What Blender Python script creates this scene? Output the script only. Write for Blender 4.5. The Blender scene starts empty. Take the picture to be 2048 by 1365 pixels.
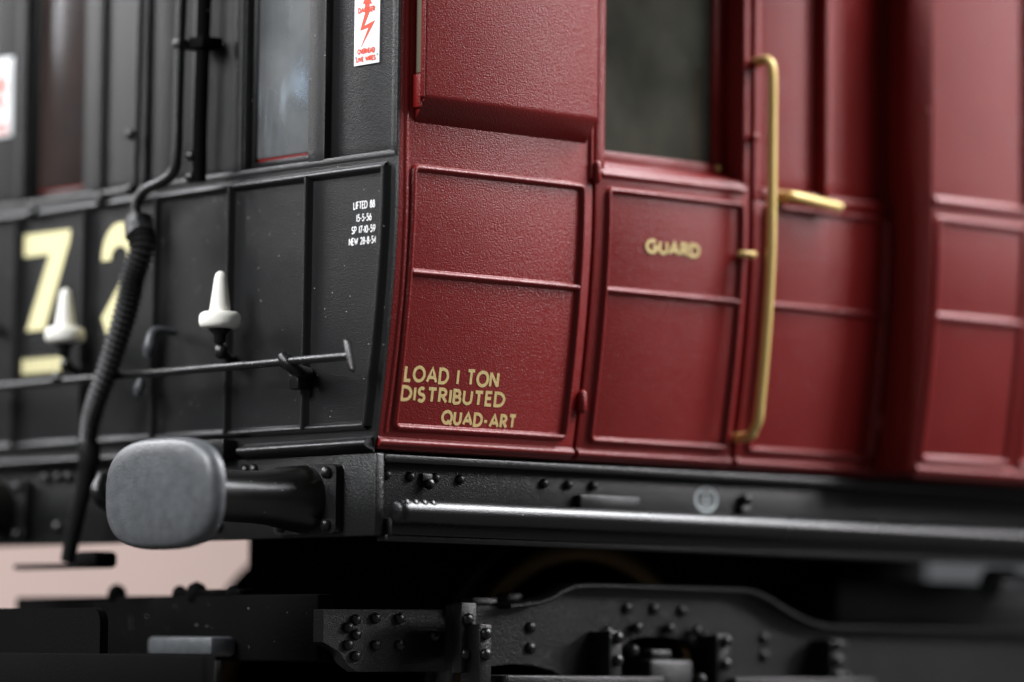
import bpy, bmesh, math, random
from mathutils import Matrix, Vector
random.seed(7)
R = math.radians
# ------------------------------------------------------------------ camera, world, lamps, exposure
sc = bpy.context.scene
sc.unit_settings.scale_length = 0.01            # one unit is one centimetre of the model coach
C = sc.collection
cam_d = bpy.data.cameras.new('camera'); cam = bpy.data.objects.new('camera', cam_d); C.objects.link(cam); sc.camera = cam
cam_d.sensor_fit = 'HORIZONTAL'; cam_d.sensor_width = 36; cam_d.lens = 142.88
cam_d.clip_start = 0.1; cam_d.clip_end = 500
cam.matrix_world = Matrix(((.7555, -.0613, -.6522, -10.2074), (-.6550, -.0541, -.7537, -12.6316), (.0109, .9966, -.0811, -.8917), (0, 0, 0, 1)))
cam_d.dof.use_dof = True; cam_d.dof.focus_distance = 16.5; cam_d.dof.aperture_fstop = 0.29; cam_d.dof.aperture_blades = 0
w = bpy.data.worlds.new('World'); sc.world = w; w.use_nodes = True
w.node_tree.nodes['Background'].inputs[0].default_value = (.9, .95, 1, 1)
w.node_tree.nodes['Background'].inputs[1].default_value = 0.11
def area(name, loc, tgt, sx, sy, rad, col):
    l = bpy.data.lights.new(name, 'AREA'); l.shape = 'RECTANGLE'; l.size = sx; l.size_y = sy
    l.energy = rad * math.pi * sx * sy; l.color = col
    o = bpy.data.objects.new(name, l); C.objects.link(o); o.location = loc
    o.rotation_euler = (Vector(tgt) - Vector(loc)).to_track_quat('-Z', 'Y').to_euler()
area('key_softbox', (11.0, -11.5, 12.5), (1.8, -.1, .4), 8, 6, 16, (.96, .97, 1))
area('ceiling_softbox', (10.5, -4.2, 13.0), (2.0, -.1, .4), 7, 8, 34, (.95, .97, 1))
area('right_softbox', (12.7, -7.8, 5.3), (3.0, -.3, 1.2), 3.2, 3.2, 28, (1, .95, .98))
area('left_softbox', (-12, 2.4, 8.4), (0, 1.0, .4), 5.5, 5.5, 31, (.97, .98, 1))
area('back_left_softbox', (-5.0, 13.5, 10), (0, 1.5, .8), 6.5, 4, 24, (.95, .96, 1))
area('far_left_softbox', (-3.4, 12.2, 5.0), (0, 1.5, 1.2), 2.8, 2.8, 11, (1, .98, .98))
sc.view_settings.view_transform = 'Standard'; sc.view_settings.look = 'None'; sc.view_settings.exposure = 0; sc.view_settings.gamma = 1
sc.view_settings.use_curve_mapping = False
sc.render.engine = 'CYCLES'; sc.cycles.max_bounces = 6

# ------------------------------------------------------------------ materials
def new_mat(name):
    m = bpy.data.materials.new(name); m.use_nodes = True
    nt = m.node_tree; return m, nt, nt.nodes['Principled BSDF']
def paint(name, col, rough=.4, spec=.5, peel=.25, scale=75, specks=0.0, var=.12, metallic=0, coat=0):
    m, nt, b = new_mat(name); N = nt.nodes; L = nt.links
    tc = N.new('ShaderNodeTexCoord')
    n1 = N.new('ShaderNodeTexNoise'); n1.inputs['Scale'].default_value = scale; n1.inputs['Detail'].default_value = 1.0
    n2 = N.new('ShaderNodeTexNoise'); n2.inputs['Scale'].default_value = 24 if var > .3 else 3.1; n2.inputs['Detail'].default_value = 4
    L.new(tc.outputs['Object'], n1.inputs[0]); L.new(tc.outputs['Object'], n2.inputs[0])
    bp = N.new('ShaderNodeBump'); bp.inputs['Strength'].default_value = peel; bp.inputs['Distance'].default_value = .006
    L.new(n1.outputs[0], bp.inputs['Height']); L.new(bp.outputs[0], b.inputs['Normal'])
    mr = N.new('ShaderNodeMapRange'); mr.inputs[3].default_value = rough - .05; mr.inputs[4].default_value = rough + .07
    L.new(n2.outputs[0], mr.inputs[0]); L.new(mr.outputs[0], b.inputs['Roughness'])
    mx = N.new('ShaderNodeMix'); mx.data_type = 'RGBA'; mx.blend_type = 'MIX'
    mx.inputs[6].default_value = tuple(c * (1 - var) for c in col) + (1,); mx.inputs[7].default_value = tuple(c * (1 + var) for c in col) + (1,)
    L.new(n2.outputs[0], mx.inputs[0]); out = mx.outputs[2]
    if specks:
        v = N.new('ShaderNodeTexVoronoi'); v.inputs['Scale'].default_value = 42
        L.new(tc.outputs['Object'], v.inputs[0])
        sp = N.new('ShaderNodeSeparateColor'); L.new(v.outputs['Color'], sp.inputs[0])
        rad = N.new('ShaderNodeMath'); rad.operation = 'MULTIPLY'; L.new(sp.outputs[1], rad.inputs[0]); rad.inputs[1].default_value = .10
        lt = N.new('ShaderNodeMath'); lt.operation = 'LESS_THAN'; L.new(v.outputs['Distance'], lt.inputs[0]); L.new(rad.outputs[0], lt.inputs[1])
        pk = N.new('ShaderNodeMath'); pk.operation = 'LESS_THAN'; L.new(sp.outputs[0], pk.inputs[0]); pk.inputs[1].default_value = specks
        mu = N.new('ShaderNodeMath'); mu.operation = 'MULTIPLY'; L.new(lt.outputs[0], mu.inputs[0]); L.new(pk.outputs[0], mu.inputs[1])
        m2 = N.new('ShaderNodeMix'); m2.data_type = 'RGBA'; L.new(mu.outputs[0], m2.inputs[0]); L.new(out, m2.inputs[6]); m2.inputs[7].default_value = (.55, .55, .52, 1)
        out = m2.outputs[2]
    L.new(out, b.inputs['Base Color'])
    b.inputs['Specular IOR Level'].default_value = spec; b.inputs['Metallic'].default_value = metallic
    b.inputs['Coat Weight'].default_value = coat
    return m
M_RED = paint('maroon_paint', (.172, .0088, .0080), .31, .37, .44, 165, .02)
M_BLK = paint('black_paint', (.0045, .0046, .005), .35, .5, .28, 190, .045)
M_BLK2 = paint('black_plastic', (.0045, .0047, .005), .31, .5, .34, 170, .18)
M_GLOSS = paint('black_gloss', (.004, .004, .003), .30, .5, .08, 40, .12)
M_HEAD = paint('buffer_steel', (.078, .083, .089), .38, .55, .3, 120, .12, .38, .1)
M_MATT = paint('matt_black', (.002, .002, .0021), .85, .06, .2, 90, .1)
M_RAIL = paint('rail_enamel', (.005, .005, .0055), .26, .42, .22, 150, .1)
M_HOSE = paint('black_rubber', (.006, .006, .0065), .5, .5, .2, 60, .05)
M_WHITE = paint('ivory_plastic', (.92, .90, .82), .45, .5, .1, 40)
M_GOLD = paint('brass_paint', (.66, .47, .16), .38, .6, .2, 90, 0, .15, .25)
M_CREAM = paint('cream_lettering', (.55, .41, .17), .5, .4, .2, 90)
M_YEL = paint('yellow_lettering', (.82, .75, .42), .5, .4, .2, 60)
M_PRINT = paint('white_print', (.8, .8, .8), .5, .4, .1, 90)
M_SIGN = paint('white_enamel', (.86, .88, .88), .4, .5, .05, 60)
M_SRED = paint('red_print', (.75, .07, .03), .5, .4, .05, 60)
M_GREYP = paint('grey_print', (.45, .5, .5), .5, .4, .05, 60)
M_BRASS = paint('wheel_rim', (.10, .06, .022), .4, .5, .1, 30, 0, .2, .8)
M_INT = paint('dark_interior', (.11, .10, .07), .6, .3, .1, 20)
M_BROWN = paint('brown_interior', (.085, .042, .03), .6, .3, .1, 20)
M_PINK = paint('pink_paper', (.74, .56, .50), .8, .2, .05, 1)
M_TABLE = paint('dark_table', (.035, .033, .032), .7, .3, .05, 3)
def glass(name, haze, hcol, tint, bump, grough):
    m, nt, b = new_mat(name); N = nt.nodes; L = nt.links
    tr = N.new('ShaderNodeBsdfTransparent'); tr.inputs[0].default_value = tint
    gl = N.new('ShaderNodeBsdfGlossy'); gl.inputs['Roughness'].default_value = grough; gl.inputs[0].default_value = (.9, .95, 1, 1)
    tc = N.new('ShaderNodeTexCoord'); mp = N.new('ShaderNodeMapping'); mp.inputs['Scale'].default_value = (26, 26, 1.2)
    ns = N.new('ShaderNodeTexNoise'); ns.inputs['Scale'].default_value = 1; ns.inputs['Detail'].default_value = 3
    L.new(tc.outputs['Object'], mp.inputs[0]); L.new(mp.outputs[0], ns.inputs[0])
    bp = N.new('ShaderNodeBump'); bp.inputs['Strength'].default_value = bump; bp.inputs['Distance'].default_value = .01
    L.new(ns.outputs[0], bp.inputs['Height']); L.new(bp.outputs[0], gl.inputs['Normal'])
    df = N.new('ShaderNodeBsdfDiffuse'); df.inputs[0].default_value = hcol
    fr = N.new('ShaderNodeFresnel'); fr.inputs[0].default_value = 1.5
    m1 = N.new('ShaderNodeMixShader'); 
    n3 = N.new('ShaderNodeTexNoise'); n3.inputs['Scale'].default_value = 2.6; n3.inputs['Detail'].default_value = 5; L.new(tc.outputs['Object'], n3.inputs[0])
    mr = N.new('ShaderNodeMapRange'); mr.inputs[1].default_value = .3; mr.inputs[2].default_value = .7; mr.inputs[3].default_value = haze * .5; mr.inputs[4].default_value = min(.95, haze * 1.6)
    L.new(n3.outputs[0], mr.inputs[0]); L.new(mr.outputs[0], m1.inputs[0]); L.new(tr.outputs[0], m1.inputs[1]); L.new(df.outputs[0], m1.inputs[2])
    m2 = N.new('ShaderNodeMixShader'); L.new(fr.outputs[0], m2.inputs[0]); L.new(m1.outputs[0], m2.inputs[1]); L.new(gl.outputs[0], m2.inputs[2])
    L.new(m2.outputs[0], N['Material Output'].inputs[0]); return m
M_GLASS = glass('clear_glazing', .22, (.17, .165, .125, 1), (.7, .7, .66, 1), .01, .05)
M_DARKG = glass('brown_glazing', .7, (.045, .03, .026, 1), (.5, .45, .42, 1), .05, .25)
M_HAZY = glass('reflection_haze_glazing', .55, (.20, .205, .205, 1), (.75, .78, .8, 1), .6, .14)  # grey diffuse haze stands in for light reflected by the end pane

# ------------------------------------------------------------------ helpers
BASE = Vector((2.2, 1.5, -1.86))
def finish(o, parent):
    if parent is None: return o
    o.parent = parent
    if parent.type == 'EMPTY': o.location = o.location - BASE       # geometry is written in place-wide coordinates
    return o
def mesh_of(bm, mat, smooth=35):
    bmesh.ops.recalc_face_normals(bm, faces=bm.faces[:])
    me = bpy.data.meshes.new('mesh'); bm.to_mesh(me); bm.free(); me.materials.append(mat)
    if smooth:
        me.polygons.foreach_set('use_smooth', [True] * len(me.polygons)); me.set_sharp_from_angle(angle=R(smooth))
    return me
def obj(name, bm, mat, parent, smooth=35):
    me = bm if isinstance(bm, bpy.types.Mesh) else mesh_of(bm, mat, smooth)
    me.name = name
    o = bpy.data.objects.new(name, me); C.objects.link(o); return finish(o, parent)
def loft(bm, rings, closed=True, caps=True):
    vs = [[bm.verts.new(p) for p in r] for r in rings]
    for a, b in zip(vs, vs[1:]):
        n = len(a)
        for i in range(n if closed else n - 1):
            j = (i + 1) % n
            try: bm.faces.new((a[i], a[j], b[j], b[i]))
            except ValueError: pass
    if caps and closed:
        bm.faces.new(vs[0][::-1]); bm.faces.new(vs[-1])
    return vs
def box(bm, x0, x1, y0, y1, z0, z1, bev=.006):
    r = bmesh.ops.create_cube(bm, size=1)
    for v in r['verts']:
        v.co = Vector(((x0 + x1) / 2 + v.co.x * (x1 - x0), (y0 + y1) / 2 + v.co.y * (y1 - y0), (z0 + z1) / 2 + v.co.z * (z1 - z0)))
    if bev:
        es = list({e for v in r['verts'] for e in v.link_edges})
        bmesh.ops.bevel(bm, geom=es, offset=bev, segments=2, profile=.5, affect='EDGES')
def BX(name, mat, parent, *a, bev=.006):
    bm = bmesh.new(); box(bm, *a, bev=bev); return obj(name, bm, mat, parent)
def tube_rings(pts, rad, n=12, squash=1.0):
    rings = []; up = Vector((0, 0, 1)); P = [Vector(p) for p in pts]
    prev = None
    if isinstance(rad, (list, tuple)) and len(rad) != len(P):
        q = [k * (len(rad) - 1) / (len(P) - 1) for k in range(len(P))]
        rad = [rad[int(a)] * (1 - a % 1) + rad[min(int(a) + 1, len(rad) - 1)] * (a % 1) for a in q]
    for i, p in enumerate(P):
        t = (P[min(i + 1, len(P) - 1)] - P[max(i - 1, 0)]).normalized()
        a = prev - t * prev.dot(t) if prev is not None else t.orthogonal()
        a.normalize(); b = t.cross(a); prev = a
        r = rad[i] if isinstance(rad, (list, tuple)) else rad
        rings.append([p + a * r * math.cos(2 * math.pi * k / n) + b * r * math.sin(2 * math.pi * k / n) for k in range(n)])
    return rings
def tube(bm, pts, rad, n=12): loft(bm, tube_rings(pts, rad, n))
def smooth_path(pts, n=6):
    P = [Vector(p) for p in pts]; P = [P[0] * 2 - P[1]] + P + [P[-1] * 2 - P[-2]]; out = []
    for i in range(1, len(P) - 2):
        for k in range(n):
            t = k / n; a, b, c, d = P[i - 1:i + 3]
            out.append(.5 * ((2 * b) + (c - a) * t + (2 * a - 5 * b + 4 * c - d) * t * t + (3 * b - a - 3 * c + d) * t ** 3))
    return out + [P[-2]]
def lathe(bm, prof, origin, axis='x', n=20):
    rings = []
    for a, r in prof:
        ring = []
        for k in range(n):
            c, s = r * math.cos(2 * math.pi * k / n), r * math.sin(2 * math.pi * k / n)
            q = {'x': (a, c, s), 'y': (c, a, s), 'z': (c, s, a)}[axis]
            ring.append(Vector(origin) + Vector(q))
        rings.append(ring)
    loft(bm, rings)
# surfaces: u along, v up, h outwards
TOP = 2.32
def tumble(z): return -.116 + .116 * (max(0, 1.02 - max(z, 0)) / 1.02) ** 1.6
def side(u, v, h=0): return Vector((u, tumble(v) - h, v))
def proud(u, v, h=0): return Vector((u, tumble(v) - .24 - h, v))
def end(u, v, h=0): return Vector((-h, u, v))
def dens(path, step=.06, closed=False):
    out = []; P = path + ([path[0]] if closed else [])
    for a, b in zip(P, P[1:]):
        n = max(1, int(math.hypot(b[0] - a[0], b[1] - a[1]) / step))
        out += [(a[0] + (b[0] - a[0]) * k / n, a[1] + (b[1] - a[1]) * k / n) for k in range(n)]
    return out if closed else out + [P[-1]]
def offs(path, closed):
    n = len(path); res = []
    for i in range(n):
        p = path[i]; a = path[i - 1] if (closed or i > 0) else None; b = path[(i + 1) % n] if (closed or i < n - 1) else None
        ns = []
        for s, e in ((a, p), (p, b)):
            if s is None or e is None: continue
            dx, dy = e[0] - s[0], e[1] - s[1]; l = math.hypot(dx, dy) or 1; ns.append((-dy / l, dx / l))
        nx = sum(q[0] for q in ns) / len(ns); ny = sum(q[1] for q in ns) / len(ns); l2 = max(nx * nx + ny * ny, .3)
        res.append((nx / l2, ny / l2))
    return res
SEC = [(-1.5, -.12), (-1.02, .16), (-.74, .62), (-.36, .93), (0, 1), (.36, .93), (.74, .62), (1.02, .16), (1.5, -.12)]
def bead_bm(bm, M, path, r=.013, hh=.020, closed=False, lift=0):
    path = dens(path, .06, closed); o = offs(path, closed)
    rings = [[M(p[0] + q[0] * s * r, p[1] + q[1] * s * r, lift + c * hh) for s, c in SEC] for p, q in zip(path, o)]
    if closed: rings.append(rings[0])
    vs = [[bm.verts.new(x) for x in rg] for rg in (rings[:-1] if closed else rings)]
    if closed: vs.append(vs[0])
    for a, b in zip(vs, vs[1:]):
        for i in range(len(a) - 1): bm.faces.new((a[i], a[i + 1], b[i + 1], b[i]))
    if not closed: bm.faces.new(vs[0]); bm.faces.new(vs[-1][::-1])
def bead(parent, mat, M, path, r=.013, hh=.020, closed=False, lift=0, name='bead'):
    bm = bmesh.new(); bead_bm(bm, M, path, r, hh, closed, lift); return obj(name, bm, mat, parent, 60)
def rrect(u0, u1, v0, v1, r=.02, n=4):
    out = []
    for cx, cy, a in ((u1 - r, v1 - r, 0), (u0 + r, v1 - r, 90), (u0 + r, v0 + r, 180), (u1 - r, v0 + r, 270)):
        out += [(cx + r * math.cos(R(a + 90 * k / n)), cy + r * math.sin(R(a + 90 * k / n))) for k in range(n + 1)]
    return out
def slab(bm, M, u0, u1, v0, v1, h0, h1, bev=.008, nv=None):
    nv = nv or max(1, int((v1 - v0) / .06))
    us = [(u0, h0), (u0, h1 - bev), (u0 + bev * .3, h1 - bev * .3), (u0 + bev, h1), (u1 - bev, h1), (u1 - bev * .3, h1 - bev * .3), (u1, h1 - bev), (u1, h0)]
    rows = [(v0, h0)] + [(v0, -bev), (v0 + bev * .3, -bev * .3)] + [(v0 + bev + (v1 - v0 - 2 * bev) * k / nv, 0) for k in range(nv + 1)] + [(v1 - bev * .3, -bev * .3), (v1, -bev)] + [(v1, h0)]
    rings = []
    for i, (v, d) in enumerate(rows):
        if i in (0, len(rows) - 1): rings.append([M(u, v, h0) for u, h in us])
        else: rings.append([M(u, v, max(h0, min(h, h1 + d))) for u, h in us])
    loft(bm, rings)
def SL(name, mat, parent, M, *a, **k):
    bm = bmesh.new(); slab(bm, M, *a, **k); bmesh.ops.remove_doubles(bm, verts=bm.verts[:], dist=1e-5); return obj(name, bm, mat, parent)
def prism(bm, poly, f0, f1):
    a = [bm.verts.new(f0(*p)) for p in poly]; b = [bm.verts.new(f1(*p)) for p in poly]; n = len(poly)
    bm.faces.new(a[::-1]); bm.faces.new(b)
    for i in range(n): bm.faces.new((a[i], a[(i + 1) % n], b[(i + 1) % n], b[i]))
def PR(name, mat, parent, poly, f0, f1, bev=.006, smooth=35):
    bm = bmesh.new(); prism(bm, poly, f0, f1)
    if bev: bmesh.ops.bevel(bm, geom=[e for e in bm.edges if len(e.link_faces) == 2 and e.calc_face_angle(0) > .6], offset=bev, segments=2, profile=.5, affect='EDGES')
    return obj(name, bm, mat, parent, smooth)
_riv = {}
def rivet(parent, mat, p, r, n, flat=.8, name='rivet'):
    """a domed head; n is its outward normal"""
    key = (mat.name, r, flat)
    if key not in _riv:
        bm = bmesh.new(); bmesh.ops.create_uvsphere(bm, u_segments=10, v_segments=6, radius=r)
        for v in bm.verts: v.co.z *= flat
        me = mesh_of(bm, mat, 80); me.name = name; _riv[key] = me
    o = bpy.data.objects.new(name, _riv[key]); C.objects.link(o)
    o.rotation_euler = Vector(n).to_track_quat('Z', 'Y').to_euler(); o.location = p
    return finish(o, parent)
# stroke lettering, cap height 1
def arc(cx, cy, rx, ry, a0, a1, n=14): return [(cx + rx * math.cos(R(a0 + (a1 - a0) * k / n)), cy + ry * math.sin(R(a0 + (a1 - a0) * k / n))) for k in range(n + 1)]
G = {
 'L': (.48, [[(0, 1), (0, 0), (.48, 0)]]), 'O': (.96, [arc(.48, .5, .48, .5, 90, 450, 26)]),
 'A': (.84, [[(0, 0), (.42, 1), (.84, 0)], [(.15, .32), (.69, .32)]]),
 'D': (.74, [[(.26, 0), (0, 0), (0, 1), (.26, 1)] + arc(.26, .5, .48, .5, 84, -90)]),
 'I': (.0, [[(0, 0), (0, 1)]]), '1': (.0, [[(0, 0), (0, 1)]]), 'T': (.62, [[(0, 1), (.62, 1)], [(.31, .96), (.31, 0)]]),
 'N': (.68, [[(0, 0), (0, 1)], [(0, 1), (.68, 0)], [(.68, 0), (.68, 1)]]),
 'S': (.5, [arc(.26, .75, .22, .25, 40, 265, 12) + arc(.26, .25, .24, .26, 85, -150, 12)]),
 'R': (.58, [[(0, 0), (0, 1), (.25, 1)] + arc(.25, .74, .25, .26, 84, -90) + [(0, .48)], [(.24, .46), (.58, 0)]]),
 'P': (.5, [[(0, 0), (0, 1), (.25, 1)] + arc(.25, .72, .25, .28, 84, -90) + [(0, .44)]]),
 'B': (.52, [[(0, 0), (0, 1), (.25, 1)] + arc(.25, .76, .2, .24, 84, -90) + [(0, .52)], [(.22, .52)] + arc(.26, .26, .26, .26, 84, -90) + [(0, 0)]]),
 'U': (.62, [[(0, 1), (0, .32)] + arc(.31, .31, .31, .31, 186, 354) + [(.62, .32), (.62, 1)]]),
 'E': (.46, [[(.46, 1), (0, 1), (0, 0), (.46, 0)], [(0, .52), (.4, .52)]]), 'F': (.44, [[(.44, 1), (0, 1), (0, 0)], [(0, .52), (.38, .52)]]),
 'Q': (.98, [arc(.48, .5, .48, .5, 90, 450, 26), [(.5, .22), (.98, -.1)]]), '-': (.3, [[(0, .4), (.3, .4)]]),
 'G': (.92, [arc(.48, .5, .48, .5, 52, 330, 20) + [(.9, .46), (.56, .46)]]),
 'W': (1.0, [[(0, 1), (.27, 0), (.5, .9), (.73, 0), (1, 1)]]), 'H': (.64, [[(0, 0), (0, 1)], [(.64, 0), (.64, 1)], [(0, .52), (.64, .52)]]),
 'V': (.76, [[(0, 1), (.38, 0), (.76, 1)]]),
 '0': (.56, [arc(.28, .5, .28, .5, 90, 450, 22)]), '2': (.52, [arc(.26, .72, .25, .28, 165, -30) + [(0, 0), (.52, 0)]]),
 '4': (.56, [[(.42, 0), (.42, 1), (0, .3), (.56, .3)]]), '5': (.5, [[(.46, 1), (.12, 1), (.07, .56)] + arc(.22, .32, .28, .32, 105, -140)]),
 '6': (.54, [arc(.27, .31, .27, .31, 90, 450, 18), [(.03, .42), (.38, 1)]]), '7': (.5, [[(0, 1), (.5, 1), (.14, 0)]]),
 '8': (.52, [arc(.26, .76, .2, .24, 90, 450, 16), arc(.26, .26, .26, .26, 90, 450, 16)]), '9': (.54, [arc(.27, .69, .27, .31, 90, 450, 18), [(.51, .58), (.16, 0)]]),
}
def ribbon(bm, M, path, wd, h, closed=False):
    if closed: path = path[:-1]
    o = offs(path, closed)
    a = [bm.verts.new(M(p[0] + q[0] * wd / 2, p[1] + q[1] * wd / 2, h)) for p, q in zip(path, o)]
    b = [bm.verts.new(M(p[0] - q[0] * wd / 2, p[1] - q[1] * wd / 2, h)) for p, q in zip(path, o)]
    n = len(path)
    for i in range(n if closed else n - 1):
        j = (i + 1) % n; bm.faces.new((a[i], b[i], b[j], a[j]))
def text_bm(bm, s, M, u0, v0, width, cap, wd, h=.0012, sgn=1, gap=.30, rough=0):
    adv = []; x = 0
    for i, ch in enumerate(s):
        if ch == ' ': x += .62; continue
        a, st = G[ch]; adv.append((x, st)); x += a + gap
    tot = x - gap; k = width / tot; e = 0
    for x0, st in adv:
        jx = random.uniform(-rough, rough); jy = random.uniform(-rough, rough)
        for p in st:
            pts = [(u0 + sgn * k * (x0 + q[0]) + jx, v0 + cap * q[1] + jy) for q in p]
            cl = math.hypot(pts[0][0] - pts[-1][0], pts[0][1] - pts[-1][1]) < 1e-6
            dp = pts if len(pts) > 6 else dens(pts, cap * .4)
            ribbon(bm, M, dp, wd * random.uniform(.94, 1.08), h + e, cl); e += .00004
def lettering(parent, mat, lines, M, sgn=1, **k):
    for s, u0, v0, width, cap, wd in lines:
        bm = bmesh.new(); text_bm(bm, s, M, u0, v0, width, cap, wd, sgn=sgn, **k); obj('lettering', bm, mat, parent, 0)

# ------------------------------------------------------------------ setting
def structure(name, bm, mat):
    o = obj(name, bm, mat, None); o['kind'] = 'structure'; return o
bm = bmesh.new(); box(bm, -20, 60, -25, 40, -2.2, -1.86, .05); structure('table_top', bm, M_TABLE)
bm = bmesh.new(); box(bm, 4, 24, 20.0, 20.2, -1.855, 6, .03); structure('backdrop', bm, M_PINK)

# ------------------------------------------------------------------ the coach
coach = bpy.data.objects.new('railway_coach', None); C.objects.link(coach); coach.location = BASE
coach['label'] = 'model railway coach with maroon side, black end, gold handrail and black buffers'; coach['category'] = 'railway coach'

# ---- maroon side of the guard's compartment
wall = SL('side_wall', M_RED, coach, side, .0155, 1.057, .004, TOP, -.036, 0, bev=.004)
bead(wall, M_RED, side, rrect(.088, 1.0, .080, 1.121, .02), closed=True, name='panel_bead')
bead(wall, M_RED, side, [(.097, .70), (.996, .70)], name='panel_bead')
bead(wall, M_RED, side, [(.0155, .018), (1.054, .018)], .017, .02, name='bottom_bead')
bead(wall, M_RED, side, [(.052, .06), (.060, .6), (.052, 1.2), (.05, 1.6), (.05, TOP)], .012, .007, name='corner_bead')
lettering(wall, M_CREAM, [('LOAD I TON', .118, .270, .488, .055, .0128), ('DISTRIBUTED', .110, .192, .540, .051, .0130), ('QUAD-ART', .334, .108, .390, .047, .0128)], side, rough=.0012)
# ducket
bm = bmesh.new()
sec = [(-.02, 1.300), (0, 1.304), (.058, 1.380), (.068, 1.394), (.0722, 1.404), (.073, 1.415), (.073, TOP), (-.02, TOP)]
rings = []
for u, ins in ((.090, .006), (.0915, .002), (.096, 0), (1.010, 0), (1.016, .002), (1.018, .006)):
    rings.append([side(u, v + (ins if i < 6 else 0), h - (ins if 1 < i < 7 else 0)) for i, (h, v) in enumerate(sec)])
loft(bm, rings); duck = obj('ducket', bm, M_RED, coach, 40)
BX('lookout_window', M_INT, duck, .0815, .0885, -.166, -.136, 1.50, TOP - .05, bev=.002)
BX('lookout_frame', M_RED, duck, .076, .0895, -.186, -.169, 1.40, TOP, bev=.004)
BX('lookout_sill', M_RED, duck, .076, .0895, -.1685, -.12, 1.36, 1.495, bev=.004)
# flare where the ducket meets the wall
bead(wall, M_RED, side, [(1.045, 1.16), (1.045, TOP)], .012, .012, name='edge_bead')
# pillar behind the gaps
BX('door_pillar', M_BLK, coach, 1.03, 1.12, .03, .06, .0, TOP, bev=0)
BX('door_pillar', M_BLK, coach, 1.94, 2.04, .10, .14, -.01, TOP, bev=0)

# ---- left leaf of the guard's door with its droplight
UL, UR, GL, GR = 1.079, 1.972, 1.132, 1.938
dl = SL('guard_door', M_RED, coach, side, UL, UR, .004, 1.212, -.14, -.004, bev=.010)
SL('stile', M_RED, dl, side, UL, GL, 1.212, TOP, -.14, -.004, bev=.010)
SL('stile', M_RED, dl, side, GR, UR, 1.212, TOP, -.16, -.004, bev=.008)
bead(dl, M_RED, side, rrect(1.148, 1.926, .076, 1.121, .02), closed=True, lift=-.004, name='panel_bead')
bead(dl, M_RED, side, [(1.152, .702), (1.922, .702)], lift=-.004, name='panel_bead')
bead(dl, M_RED, side, [(UL + .004, .018), (UR - .004, .018)], .017, .02, lift=-.004, name='bottom_bead')
bead(dl, M_RED, side, [(UL + .03, 1.185), (UR - .03, 1.185)], .014, .014, lift=-.004, name='sill_bead')
# sloping sill and inner sash
bm = bmesh.new()
prism(bm, [(-.112, 1.205), (-.100, 1.222), (-.014, 1.258), (.02, 1.262), (.02, 1.205)], lambda y, z: Vector((GL + .001, y, z)), lambda y, z: Vector((GR - .001, y, z)))
obj('sill', bm, M_RED, dl)
sash = BX('sash_rail', M_RED, dl, GL - .03, GR - .001, -.006, .035, 1.245, 1.305, bev=.012)
BX('sash_stile', M_RED, dl, 1.862, GR - .001, -.004, .035, 1.306, TOP, bev=.008)
BX('sash_stile', M_RED, dl, GL - .04, 1.14, -.004, .035, 1.306, TOP, bev=.008)
BX('window_pane', M_GLASS, dl, 1.141, 1.861, .016, .026, 1.306, TOP, bev=0)
rivet(dl, M_GOLD, (1.88, -.012, 1.285), .016, (0, -1, 0))
lettering(dl, M_CREAM, [('GUARD', 1.372, .880, .302, .047, .0165)], side, gap=.26)
def hinge(par, u, v, hgt):
    bm = bmesh.new(); p = side(u, v, .012)
    lathe(bm, [(-hgt / 2, .004), (-hgt / 2 + .008, .016), (-hgt / 2 + .016, .02), (hgt / 2 - .016, .02), (hgt / 2 - .008, .016), (hgt / 2, .004)], p, 'z', 14)
    obj('hinge', bm, M_RED, par, 60)
hinge(dl, 1.070, .232, .10); hinge(dl, 1.070, 1.188, .10)
# carriage key lock bar across the gap
bm = bmesh.new(); tube(bm, [side(1.888, .906, .018), side(1.90, .907, .032), side(1.97, .908, .034), side(1.985, .908, .02)], [.010, .016, .016, .010], 10)
tube(bm, [side(1.93, .907, .0), side(1.93, .907, .03)], .014, 10); obj('door_catch', bm, M_GOLD, dl, 60)

# ---- right leaf
dr = SL('guard_door', M_RED, coach, side, 2.000, 2.846, .004, 1.150, -.14, -.004, bev=.010)
SL('upper_panel', M_RED, dr, side, 2.000, 2.040, 1.150, TOP, -.10, -.004, bev=.008)
SL('upper_panel', M_RED, dr, side, 2.040, 2.846, 1.212, TOP, -.12, -.030, bev=.006)
SL('waist_rail', M_RED, dr, side, 2.040, 2.846, 1.150, 1.212, -.12, .006, bev=.022)
SL('upright', M_RED, dr, side, 2.405, 2.452, 1.20, TOP, -.04, .030, bev=.010)
bead(dr, M_RED, side, rrect(2.065, 2.826, .076, 1.128, .02), closed=True, lift=-.004, name='panel_bead')
bead(dr, M_RED, side, [(2.069, .703), (2.822, .703)], lift=-.004, name='panel_bead')
bead(dr, M_RED, side, [(2.004, .018), (2.842, .018)], .017, .02, lift=-.004, name='bottom_bead')
hinge(dr, 2.852, .232, .10)
# lever handle
bm = bmesh.new(); tube(bm, smooth_path([(2.16, -.11, 1.175), (2.16, -.165, 1.176), (2.20, -.180, 1.174), (2.34, -.180, 1.162), (2.46, -.178, 1.152)], 4), .023, 10)
lathe(bm, [(-.15, .022), (-.118, .032), (-.10, .032)], (2.16, 0, 1.175), 'y', 14); obj('lever_handle', bm, M_GOLD, dr, 60)
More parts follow.
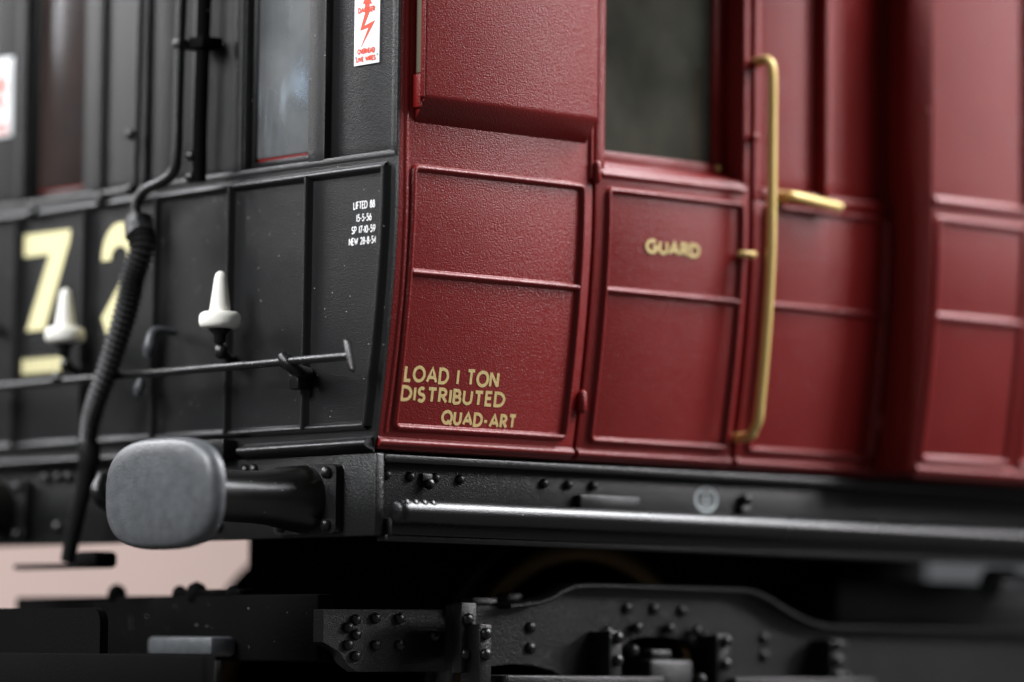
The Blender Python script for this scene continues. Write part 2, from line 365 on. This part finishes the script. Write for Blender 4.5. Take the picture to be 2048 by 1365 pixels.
# long gold handrail
hp = [(1.992, -.09, 1.742), (1.992, -.165, 1.752), (1.994, -.20, 1.745), (1.998, -.222, 1.70)] + [(1.998, -.224 if z > 1.0 else -.224 + .9 * (tumble(z) + .116), z) for z in (1.5, 1.3, 1.1, .95, .8, .65, .5, .38, .28, .2)] + [(1.996, -.125, .155), (1.994, -.105, .130), (1.99, -.02, .122)]
bm = bmesh.new(); tube(bm, smooth_path(hp, 5), .0215, 12); hr = obj('handrail', bm, M_GOLD, coach, 60)
bm = bmesh.new(); lathe(bm, [(-.145, .010), (-.14, .022), (-.10, .024)], (1.990, 0, 1.742), 'y', 12); obj('rail_socket', bm, M_RED, hr, 60)
bm = bmesh.new(); lathe(bm, [(-.145, .010), (-.14, .018), (-.11, .020)], (1.986, 0, 1.42), 'y', 12); obj('rail_socket', bm, M_RED, hr, 60)

# ---- full-width compartment beyond the guard's section
pw = SL('compartment_wall', M_RED, coach, proud, 2.856, 4.6, .004, TOP, -.40, 0, bev=.016)
bead(pw, M_RED, proud, rrect(2.895, 3.462, .062, 1.122, .02), .017, .018, closed=True, name='panel_bead')
bead(pw, M_RED, proud, [(2.899, .690), (3.458, .690)], .017, .018, name='panel_bead')
bead(pw, M_RED, proud, rrect(3.535, 4.5, .062, 1.122, .02), .017, .018, closed=True, name='panel_bead')
bead(pw, M_RED, proud, [(3.54, .690), (4.49, .690)], .017, .018, name='panel_bead')
bead(pw, M_RED, proud, [(2.872, 1.20), (4.58, 1.20)], .019, .018, name='waist_bead')
bead(pw, M_RED, proud, [(2.872, .016), (4.58, .016)], .022, .022, name='bottom_bead')
bead(pw, M_RED, proud, [(3.475, 1.215), (3.475, TOP)], .022, .03, name='panel_bead')
rivet(pw, M_RED, (2.853, -.33, 1.60), .016, (-1, 0, 0))

# ---- black end
def edge_poly(z0, z1, ins=0, n=22):
    zs = [z0 + (z1 - z0) * k / n for k in range(n + 1)]
    return [(tumble(z) + ins, z) for z in zs], [(3 - tumble(z) - ins, z) for z in zs]
a, b = edge_poly(.002, 1.16)
ew = PR('end_wall', M_BLK, coach, a + b[::-1], lambda y, z: end(y, z, -.0150), lambda y, z: end(y, z, 0), bev=.006)
# upper wall: recessed field pieces left and right of the two windows, stiles and rail stand proud
W1, W2 = (.470, .912), (2.088, 2.530)
for y0, y1 in ((-.100, W1[0] - .0005), (W1[1] + .0005, W2[0] - .0005), (W2[1] + .0005, 3.100)):
    SL('upper_field', M_BLK, ew, end, y0, y1, 1.16, TOP, -.12, -.034 if y0 < .8 else -.016, bev=.004)
SL('rail', M_BLK, ew, end, -.114, 3.114, 1.148, 1.192, -.0150, .002, bev=.016)
for y0, y1 in ((-.1155, -.078), (.352, .462), (.918, .975), (1.225, 1.265), (1.60, 1.66), (1.93, 1.99), (2.536, 2.60), (3.07, 3.1155)):
    SL('stile', M_BLK, ew, end, y0, y1, 1.16, TOP, -.0150 if y0 < 0 or y1 > 3 else -.12, -.001, bev=.006)
for W in (W1, W2):
    y0, y1 = W
    fr = bmesh.new()
    box(fr, .050, .10, y0, y1, 1.192, 1.225, .006); box(fr, .050, .10, y1 - .028, y1, 1.225, TOP, .006); box(fr, .050, .10, y0, y0 + .018, 1.225, TOP, .006)
    wf = obj('window_frame', fr, M_BLK, ew)
    pr = BX('glazing_edge', M_RED, ew, .068, .098, y0 + .02, y1 - .03, 1.2255, 1.238, bev=.003)
    BX('window_pane', M_HAZY if W is W1 else M_DARKG, ew, .062, .10, y0 + .0185, y1 - .0285, 1.2385, TOP, bev=.006)
# mouldings of the end
bead(ew, M_BLK, end, [(tumble(.075) + .055, .085), (3 - tumble(.075) - .055, .085)], .016, .02, name='panel_bead')
cr = [(tumble(.085 + k * .052) + .052, .085 + k * .052) for k in range(21)]
bead(ew, M_BLK, end, cr, .018, .034, name='panel_bead')
bead(ew, M_BLK, end, [(3 - p[0], p[1]) for p in cr], .018, .034, name='panel_bead')
bead(ew, M_BLK, end, [(-.064, 1.122), (3.064, 1.122)], .017, .022, name='panel_bead')
for y in (.440, .965, 1.49, 2.02, 2.55):
    bead(ew, M_BLK, end, [(y, .085), (y - .006, 1.122)], .014, .034, name='panel_bead')
bead(ew, M_BLK, end, [(tumble(0) + .004, .012), (.85, .006)], .024, .05, name='bottom_moulding')
bead(ew, M_BLK, end, [(1.12, .006), (3.0, .012)], .024, .05, name='bottom_moulding')
BX('step_block', M_BLK2, ew, -.075, -.002, .905, 1.065, -.018, .058)
lettering(ew, M_PRINT, [('LIFTED 88', .150, .965, .135, .027, .0056), ('15-5-56', .128, .914, .092, .026, .0054), ('SP 17-10-59', .160, .866, .150, .026, .0054), ('NEW 28-8-54', .176, .820, .172, .026, .0054)], end, sgn=-1, gap=.24)
# running number
bm = bmesh.new()
sv = [(2.505, 1.035), (2.145, 1.035), (2.150, .985), (2.335, .600), (2.475, .600), (2.305, .935), (2.505, .935)]
f = bm.faces.new([bm.verts.new(end(p[0], p[1], .004)) for p in sv])
obj('digit', bm, M_YEL, ew, 0); bm = bmesh.new()
NARROW = lambda u, v, h: end(1.90 + (u - 1.90) * .70, v, h)
ribbon(bm, NARROW, [(1.855, .875)] + [(1.715 + .14 * math.cos(R(t)), .885 + .10 * math.sin(R(t))) for t in range(0, 171, 12)] + [(1.59, .82), (1.66, .74), (1.865, .585)], .105, .004)
ribbon(bm, NARROW, [(1.80, .630), (1.56, .630)], .10, .0045)
obj('digit', bm, M_YEL, ew, 0); bm = bmesh.new()
for k in range(10): ribbon(bm, end, [(2.49 - k * .0355, .408), (2.49 - k * .0355, .474)], .027, .004)
obj('lettering', bm, M_YEL, ew, 0)
# warning plates
def plate(par, yl, yr, z0, z1, full, hs=-.027):
    s = SL('warning_plate', M_SIGN, par, end, yr, yl, z0, z1, hs - .008, hs, bev=.001)
    H = lambda u, v, h: end(u, v, h + hs)
    bm = bmesh.new(); ww = yl - yr
    q = lambda a, b: H(yl - a * ww, z0 + b, .0015)
    for poly in ([(.42, .2105), (.59, .2120), (.39, .1590), (.24, .1425)], [(.24, .1424), (.39, .1589), (.825, .1756), (.57, .1505)], [(.57, .1503), (.825, .1754), (.27, .0700), (.26, .0700)],
                 [(.42, .2108), (.59, .2123), (.59, .2475), (.42, .2505)], [(.33, .251), (.69, .245), (.51, .30)]):
        bm.faces.new([bm.verts.new(q(*p)) for p in poly])
    obj('lightning_flash', bm, M_SRED, s, 0)
    if full:
        bm = bmesh.new()
        text_bm(bm, 'DANGER', H, yl - .17 * ww, z0 + .2160, ww * .64, .018, .0052, .0022, -1, .28)
        obj('lettering', bm, M_SRED, s, 0); bm = bmesh.new()
        text_bm(bm, 'OVERHEAD', H, yl - .16 * ww, z0 + .047, ww * .66, .018, .0050, .0022, -1, .22)
        obj('lettering', bm, M_SRED, s, 0); bm = bmesh.new()
        text_bm(bm, 'LIVE WIRES', H, yl - .12 * ww, z0 + .0155, ww * .73, .017, .0048, .0022, -1, .22)
        obj('lettering', bm, M_SRED, s, 0)
        for a, b in ((.07, .036), (.92, .036)):
            bm = bmesh.new(); c = H(yl - a * ww, z0 + b, 0); lathe(bm, [(-.001, .0065), (-.0016, .0055)], (c.x, c.y, c.z), 'x', 12); obj('fixing', bm, M_GREYP, s)
plate(ew, .1975, .034, 1.556, 1.92, True); plate(ew, 2.86, 2.648, 1.50, 1.86, True, -.009)

# ---- inside and roof
BX('partition', M_INT, coach, .9, .95, .18, 2.82, .1, TOP, bev=0)
BX('partition', M_INT, coach, 1.2, 4.5, .62, .66, .1, TOP, bev=0)
BX('floor', M_RED, coach, .125, 4.6, .03, 2.97, -.012, .03, bev=0)
BX('partition', M_BROWN, coach, .45, .5, 1.4, 2.82, .1, TOP, bev=0)
bm = bmesh.new(); tube(bm, [(.2, 2.30, 1.66), (.2, 2.26, 1.80), (.2, 2.22, 2.1)], [.01, .05, .10], 10); obj('reflection_blob', bm, M_SRED, coach)  # red blob added behind the pane in place of a red reflection
far = SL('far_side_wall', M_RED, coach, lambda u, v, h: Vector((u, 3 - tumble(v) + h, v)), .004, 4.6, .004, TOP, -.12, 0, bev=.004)
bm = bmesh.new(); pf = [(-.20 + 3.4 * k / 16, TOP + .001 + .62 * math.sin(math.pi * k / 16) ** .8) for k in range(17)]
prism(bm, pf + [(3.2, TOP - .04 + .042), (-.2, TOP + .0005)][:0], lambda y, z: Vector((-.05, y, z)), lambda y, z: Vector((4.6, y, z))); obj('roof', bm, M_BLK, coach)

# ---- pipes, hose, lamp pegs and rod on the end
def T(name, mat, parent, pts, rad, n=12, sm=0):
    bm = bmesh.new(); P = smooth_path(pts, sm) if sm else pts
    tube(bm, P, rad, n); return obj(name, bm, mat, parent, 60)
pipe = T('brake_pipe', M_BLK2, coach, [(-.12, 1.165, TOP), (-.12, 1.19, 1.9), (-.12, 1.20, 1.5), (-.12, 1.205, 1.27), (-.12, 1.225, 1.20), (-.13, 1.28, 1.165), (-.14, 1.39, 1.135), (-.15, 1.44, 1.09), (-.155, 1.445, 1.03), (-.16, 1.41, .96)], .0235, 12, 5)
for z in (1.74,):
    bm = bmesh.new(); box(bm, -.15, .0, 1.165, 1.215, z - .02, z + .02, .008); obj('pipe_clip', bm, M_BLK2, pipe)
bm = bmesh.new(); P = smooth_path([(-.17, 1.40, .985), (-.19, 1.345, .88), (-.20, 1.39, .767), (-.20, 1.424, .655), (-.20, 1.487, .517), (-.20, 1.559, .378), (-.20, 1.645, .239), (-.19, 1.70, .143), (-.175, 1.735, .05)], 11)
rr = [.054 if i < 5 else ((.059 if i % 2 else .044) * (1 - .30 * max(0, i / len(P) - .35) / .65)) for i in range(len(P))]
tube(bm, P, rr, 14); hose = obj('brake_hose', bm, M_HOSE, coach, 0)
T('hose_end', M_BLK2, hose, [(-.17, 1.735, .07), (-.165, 1.74, .0), (-.16, 1.767, -.09), (-.16, 1.819, -.218), (-.16, 1.87, -.368), (-.16, 1.89, -.44)], [.048, .05, .038, .036, .034, .034], 12, 4)
BX('hose_bracket', M_MATT, hose, -.18, -.12, 1.66, 2.28, -.470, -.448)
BX('hose_clamp', M_MATT, hose, -.22, -.10, 1.60, 1.76, -.47, -.40, bev=.02)
T('hose_collar', M_BLK2, hose, [(-.16, 1.415, 1.01), (-.175, 1.385, .93)], .062, 12)
pip2 = T('steam_pipe', M_MATT, coach, [(-.07, 1.085, TOP), (-.07, 1.10, 1.75), (-.07, 1.11, 1.4), (-.07, 1.11, 1.155)], .030, 12, 3)
BX('pipe_clip', M_MATT, pip2, -.11, .0, 1.05, 1.15, 1.715, 1.765)
for z in (1.26, 1.17): rivet(pip2, M_BLK2, (-.10, 1.13, z), .025, (-1, -.2, 0))
thin = T('chain_pipe', M_BLK2, coach, [(-.05, 1.58, TOP), (-.05, 1.59, 1.5), (-.05, 1.60, 1.15)], .016, 10, 3)
for z in (1.40, 1.16): rivet(thin, M_BLK2, (-.07, 1.61, z), .028, (-1, 0, 0))
for y, z in ((1.90, 1.15), (2.42, 1.13), (2.70, .62)): rivet(ew, M_BLK2, (-.02, y, z), .03, (-1, 0, .3), name='bolt')
# hose hook
hk = T('hose_hook', M_HEAD, coach, [(-.02, 1.33, .53), (-.13, 1.33, .53), (-.15, 1.335, .46), (-.15, 1.345, .42)], [.016, .018, .03, .02], 10, 4)
T('hook_tail', M_HEAD, hk, [(-.14, 1.40, .33), (-.14, 1.415, .29), (-.14, 1.43, .26)], [.016, .028, .016], 10, 3)
# rod
rod = T('brake_rod', M_BLK2, coach, [(-.15, -.02, .352), (-.15, 1.4, .347), (-.15, 3.0, .342)], .0175, 10, 6)
bm = bmesh.new(); box(bm, -.175, -.125, -.030, -.018, .285, .418, .010)
bmesh.ops.rotate(bm, verts=bm.verts[:], cent=(-.15, -.02, .352), matrix=Matrix.Rotation(R(-16), 3, 'X') @ Matrix.Rotation(R(25), 3, 'Z')); obj('rod_end', bm, M_BLK2, rod)
bm = bmesh.new()
tube(bm, smooth_path([(-.150, .405, .372), (-.152, .375, .345), (-.12, .36, .318), (-.06, .385, .312), (-.0, .43, .31)], 4), .027, 10); obj('rod_bracket', bm, M_BLK2, rod, 60)
BX('bracket_foot', M_BLK2, rod, -.075, -.001, .405, .47, .245, .325, bev=.008)
bm = bmesh.new(); tube(bm, [(-.15, .400, .35), (-.15, .365, .35)], [.030, .026], 10); obj('rod_collar', bm, M_BLK2, rod, 60)
for y in (2.0,): rivet(rod, M_BLK2, (-.155, y, .36), .034, (-1, 0, .4))
def peg(y):
    bm = bmesh.new(); lathe(bm, [(-.034, .070), (-.026, .082), (-.012, .087), (.012, .087), (.026, .082), (.034, .070), (.035, .046), (.05, .043), (.175, .026), (.195, .020), (.204, .008)], (-.15, y, .545), 'z', 28)
    o = obj('lamp_peg', bm, M_WHITE, coach, 60)
    bm = bmesh.new(); lathe(bm, [(-.10, .012), (-.09, .026), (-.06, .026), (-.035, .05), (-.0345, .02)], (-.15, y, .545), 'z', 16)
    lathe(bm, [(-.16, .010), (-.15, .026), (-.11, .026), (-.10, .012)], (-.14, y, .545), 'z', 16)
    tube(bm, [(-.14, y, .42), (-.06, y + .06, .40), (.0, y + .12, .40)], .02, 10); obj('peg_stem', bm, M_BLK2, o, 60)
peg(.840); peg(1.962)

# ---- buffer beam and buffers
bb = BX('buffer_beam', M_BLK2, coach, -.002, .045, -.014, 3.014, -.358, -.026, bev=.008)
BX('beam_flange', M_BLK2, bb, .0455, .30, .004, 2.996, -.040, -.028, bev=.003)
def superell(cy, cz, a, b, n=36, e=.62):
    out = []
    for k in range(n):
        t = 2 * math.pi * k / n; c, s = math.cos(t), math.sin(t)
        out.append((cy + a * math.copysign(abs(c) ** e, c), cz + b * math.copysign(abs(s) ** e, s)))
    return out
def buffer(yc):
    zc = -.204
    bm = bmesh.new(); prism(bm, rrect(yc - .205, yc + .205, zc - .142, zc + .140, .03), lambda y, z: Vector((-.0025, y, z)), lambda y, z: Vector((-.042, y, z)))
    bmesh.ops.bevel(bm, geom=[e for e in bm.edges if e.calc_face_angle(0) > .8], offset=.008, segments=2, affect='EDGES')
    bf = obj('buffer', bm, M_BLK2, coach)
    bm = bmesh.new(); lathe(bm, [(-.040, .14), (-.052, .138), (-.09, .134), (-.15, .124), (-.22, .112), (-.30, .106), (-.44, .104), (-.52, .103), (-.527, .112), (-.57, .114), (-.575, .075), (-.70, .07)], (0, yc, zc), 'x', 32)
    obj('buffer_shank', bm, M_GLOSS, bf, 50)
    bm = bmesh.new(); rings = []
    for x, k in ((-.685, .30), (-.690, .95), (-.697, .99), (-.712, 1), (-.728, .995), (-.742, .975), (-.753, .94), (-.761, .89), (-.769, .7), (-.773, .4), (-.775, .12)):
        rings.append([Vector((x, yc + (.03 if yc < 1.5 else -.03) + p[0] * k, zc + p[1] * k)) for p in superell(0, 0, .376, .223, 48, .70)])
    loft(bm, rings); obj('buffer_head', bm, M_HEAD, bf, 50)
    for dy in (-.15, .15):
        for dz in (-.105, .105):
            bm = bmesh.new(); lathe(bm, [(-.043, .026), (-.056, .026), (-.066, .014), (-.068, .004)], (0, yc + dy, zc + dz), 'x', 10); obj('bolt', bm, M_BLK2, bf, 50)
buffer(.393); buffer(2.607)
# drawgear and lamp fittings of the beam in the blur
BX('drawbar_plate', M_BLK2, bb, -.04, -.0025, 1.33, 1.67, -.34, -.05, bev=.01)
T('draw_hook', M_BLK2, bb, [(-.02, 1.5, -.2), (-.2, 1.5, -.2), (-.28, 1.5, -.16), (-.26, 1.5, -.08)], [.06, .045, .04, .02], 10, 4)
for y, z in ((1.30, -.06), (1.36, -.12), (1.12, -.07), (1.16, -.14), (1.14, -.24), (1.02, -.30), (1.85, -.07), (1.95, -.07), (2.20, -.06), (2.30, -.06), (2.12, -.06), (1.78, -.12), (2.05, -.2), (2.2, -.28), (2.1, -.3), (.84, -.07), (.78, -.07)):
    rivet(bb, M_BLK2, (-.005, y, z), .026, (-1, 0, .2))

# ---- solebar and step
sb = BX('solebar', M_BLK2, coach, .0455, 4.6, .03, .08, -.33, -.0285, bev=.004)
BX('top_flange', M_BLK2, sb, .0455, 4.6, -.022, .0295, -.062, -.0285, bev=.008)
BX('bottom_flange', M_BLK2, sb, .0455, 4.6, -.035, .0295, -.378, -.352, bev=.004)
bm = bmesh.new()
loft(bm, [[Vector((x, -.095 + .052 * k * math.cos(t), -.262 + .050 * k * math.sin(t))) for t in [2 * math.pi * i / 20 for i in range(20)]] for x, k in ((.035, .6), (.045, .95), (.07, 1), (4.6, 1))])
obj('step_rail', bm, M_RAIL, sb, 60)
BX('rail_web', M_BLK2, sb, .06, 4.6, -.045, .0295, -.351, -.285, bev=.003)
for u, v in ((.086, -.110), (.210, -.112), (.342, -.113), (.472, -.114), (.928, -.113), (1.062, -.113), (1.202, -.112)): rivet(sb, M_BLK2, (u, .026, v), .022, (0, -1, 0), 1.0)
BX('jacking_pad', M_BLK2, sb, .262, .312, .006, .0295, -.128, -.098, bev=.003); rivet(sb, M_BLK2, (.290, .0, -.140), .024, (0, -1, 0), 1.0)
for k in range(4): rivet(sb, M_RAIL, (.07 + .045 * k, -.122, -.228), .021, (0, -1, .5), .7)
BX('step_bracket', M_BLK2, sb, 1.10, 1.44, -.012, .0295, -.218, -.152, bev=.006)
rivet(sb, M_BLK2, (2.081, .018, -.140), .028, (0, -1, 0), 1.2); BX('rivet_foot', M_BLK2, sb, 2.05, 2.11, .0, .0295, -.215, -.165, bev=.008)
# white roundel on the solebar
bm = bmesh.new(); H = lambda u, v, h: Vector((u, .0297 - h, v))
ribbon(bm, H, [(1.862 + .062 * math.cos(R(t)), -.145 + .050 * math.sin(R(t))) for t in range(0, 361, 12)], .014, .0015, True)
for v in (-.118, -.145, -.170): ribbon(bm, H, [(1.83, v), (1.894, v)], .011, .0018)
obj('roundel', bm, M_GREYP, sb, 0)
BX('floor_pan', M_MATT, coach, .09, 4.6, .085, 2.9, -.20, -.0285, bev=0)

# ---- bogie
top = [(.80, -.622), (.968, -.604), (1.03, -.585), (1.10, -.551), (1.163, -.532), (1.25, -.527), (2.155, -.527), (2.23, -.539), (2.308, -.567), (2.44, -.624), (2.556, -.660), (2.64, -.675), (2.713, -.679), (4.3, -.679)]
bot = [(4.3, -1.1), (1.98, -1.1), (1.96, -.86), (1.93, -.79), (1.87, -.748), (1.79, -.735), (1.62, -.735), (1.54, -.748), (1.48, -.79), (1.45, -.86), (1.43, -1.1), (1.33, -1.1), (1.30, -1.02), (1.22, -.94), (1.10, -.885), (.98, -.862), (.86, -.86), (.56, -.89), (.56, -.622)]
bg = PR('bogie', M_BLK2, coach, top + bot, lambda x, z: Vector((x, .21, z)), lambda x, z: Vector((x, .15, z)), bev=.006)
bm = bmesh.new(); o = offs(top, False)
rings = [[Vector((p[0] + q[0] * d, y, p[1] + q[1] * d)) for y, d in ((.2, .012), (.085, .012), (.076, .006), (.076, -.006), (.085, -.012), (.2, -.012))] for p, q in zip(top, o)]
loft(bm, rings); obj('frame_flange', bm, M_BLK2, bg, 40)
# end bracket, set back
PR('end_bracket', M_BLK2, bg, [(.02, -.648), (.66, -.640), (.66, -.895), (.20, -.900), (.145, -.868), (.105, -.82), (.02, -.78)], lambda x, z: Vector((x, .40, z)), lambda x, z: Vector((x, .335, z)))
for u, v in ((.183, -.688), (.287, -.680), (.414, -.678), (.144, -.719), (.184, -.749), (.145, -.790), (.289, -.789), (.416, -.787), (.185, -.835), (.60, -.745)): rivet(bg, M_BLK2, (u, .328, v), .024, (0, -1, 0))
BX('strap', M_BLK2, bg, .552, .635, .10, .16, -.90, -.612, bev=.006)
BX('strap', M_BLK2, bg, .585, .650, .02, .14, -1.05, -.700, bev=.006)
BX('strap', M_BLK2, bg, 1.300, 1.375, .02, .16, -1.05, -.715, bev=.010)
BX('strap', M_BLK2, bg, 1.935, 2.02, .03, .16, -1.05, -.720, bev=.012)
BX('strap', M_BLK2, bg, 2.62, 2.70, .02, .16, -1.05, -.735, bev=.012)
for u, y, v in ((.585, .095, -.680), (.578, .095, -.822), (.615, .015, -.738), (.615, .015, -.822), (.97, .148, -.707), (.97, .148, -.793), (1.514, .148, -.617), (1.67, .148, -.619), (1.833, .148, -.623), (1.345, .015, -.745), (1.345, .015, -.84), (1.39, .13, -.72), (1.56, .13, -.70), (1.75, .13, -.70), (1.90, .12, -.71), (1.98, .02, -.75), (1.98, .02, -.85), (2.33, .148, -.735), (2.33, .148, -.81), (2.66, .015, -.76), (2.66, .015, -.83), (2.66, .015, -.90), (2.82, .148, -.76), (2.76, .148, -.83), (2.84, .148, -.9)):
    rivet(bg, M_BLK2, (u, y, v), .027, (0, -1, 0))
BX('axlebox', M_BLK2, bg, 1.545, 1.80, .03, .30, -1.08, -.832, bev=.022)
BX('axlebox_lid', M_BLK2, bg, 1.58, 1.70, .06, .24, -.835, -.792, bev=.012)
rivet(bg, M_BLK2, (1.50, .1, -.80), .030, (0, -1, .4), 1.2); rivet(bg, M_BLK2, (1.83, .03, -.92), .03, (0, -1, .4), 1.2)
BX('footboard', M_BLK2, bg, .70, 1.585, -.02, .10, -.985, -.906, bev=.010)
BX('footboard', M_BLK2, bg, 2.00, 2.87, -.02, .10, -.985, -.906, bev=.010)
BX('spring_hanger', M_BLK2, bg, .93, 1.02, .25, .33, -.62, -.565, bev=.012); BX('spring_hanger', M_BLK2, bg, .74, .88, .25, .33, -.63, -.585, bev=.012)
BX('bogie_headstock', M_MATT, bg, .05, .14, .41, 2.6, -.86, -.585, bev=.01)
for y, rr_ in ((1.86, .05), (1.40, .04), (1.28, .055), (1.02, .04)): rivet(bg, M_MATT, (.08, y, -.58), rr_, (-1, 0, 0), .8)
BX('headstock_cap', M_MATT, bg, .06, .13, .95, 1.42, -.584, -.560, bev=.01)
BX('bolster', M_MATT, bg, .6, 3.6, .75, 1.62, -.85, -.205, bev=.02)
BX('underframe_trough', M_MATT, coach, 3.2, 4.6, 1.3, 2.8, -1.0, -.205, bev=.02)
def wheel(x, y, dirn):
    bm = bmesh.new(); lathe(bm, [(-.03, .10), (-.03, .58), (-.05, .62), (-.05, .735), (-.035, .752), (.05, .76), (.055, .80), (.075, .80), (.08, .10)], (x, y, -1.06), 'y', 56); o = obj('wheel', bm, M_BLK2, bg, 40)
    bm = bmesh.new(); lathe(bm, [(-.052, .66), (-.054, .668), (-.054, .728), (-.052, .735)], (x, y, -1.06), 'y', 56); obj('wheel_rim', bm, M_BRASS, bg, 40)
wheel(1.68, .66, 1); wheel(1.68, 2.34, -1)
T('axle', M_BLK2, bg, [(1.68, .3, -1.06), (1.68, 2.7, -1.06)], .06)
BX('battery_box', M_BLK2, coach, 3.10, 4.5, .45, 1.2, -.72, -.45, bev=.02)
bm = bmesh.new(); lathe(bm, [(-.10, .03), (-.09, .075), (.05, .075), (.06, .05), (.20, .05)], (3.90, .16, -.46), 'x', 14); obj('vacuum_valve', bm, M_HEAD, coach, 50)
# coupling in front of the bogie
cp = BX('coupling', M_MATT, coach, -.74, -.68, .12, 1.9, -1.05, -.838, bev=.008)
bm = bmesh.new(); prism(bm, rrect(.875, 2.0, -.90, -.652, .06), lambda y, z: Vector((-.66, y, z)), lambda y, z: Vector((-.70, y, z))); obj('coupling_guard', bm, M_MATT, cp)
BX('coupling_arm', M_MATT, cp, -.66, .10, 1.2, 1.5, -1.0, -.86, bev=.01)
BX('bogie_step', M_HEAD, bg, -.09, .045, .945, 1.40, -.842, -.760, bev=.02)
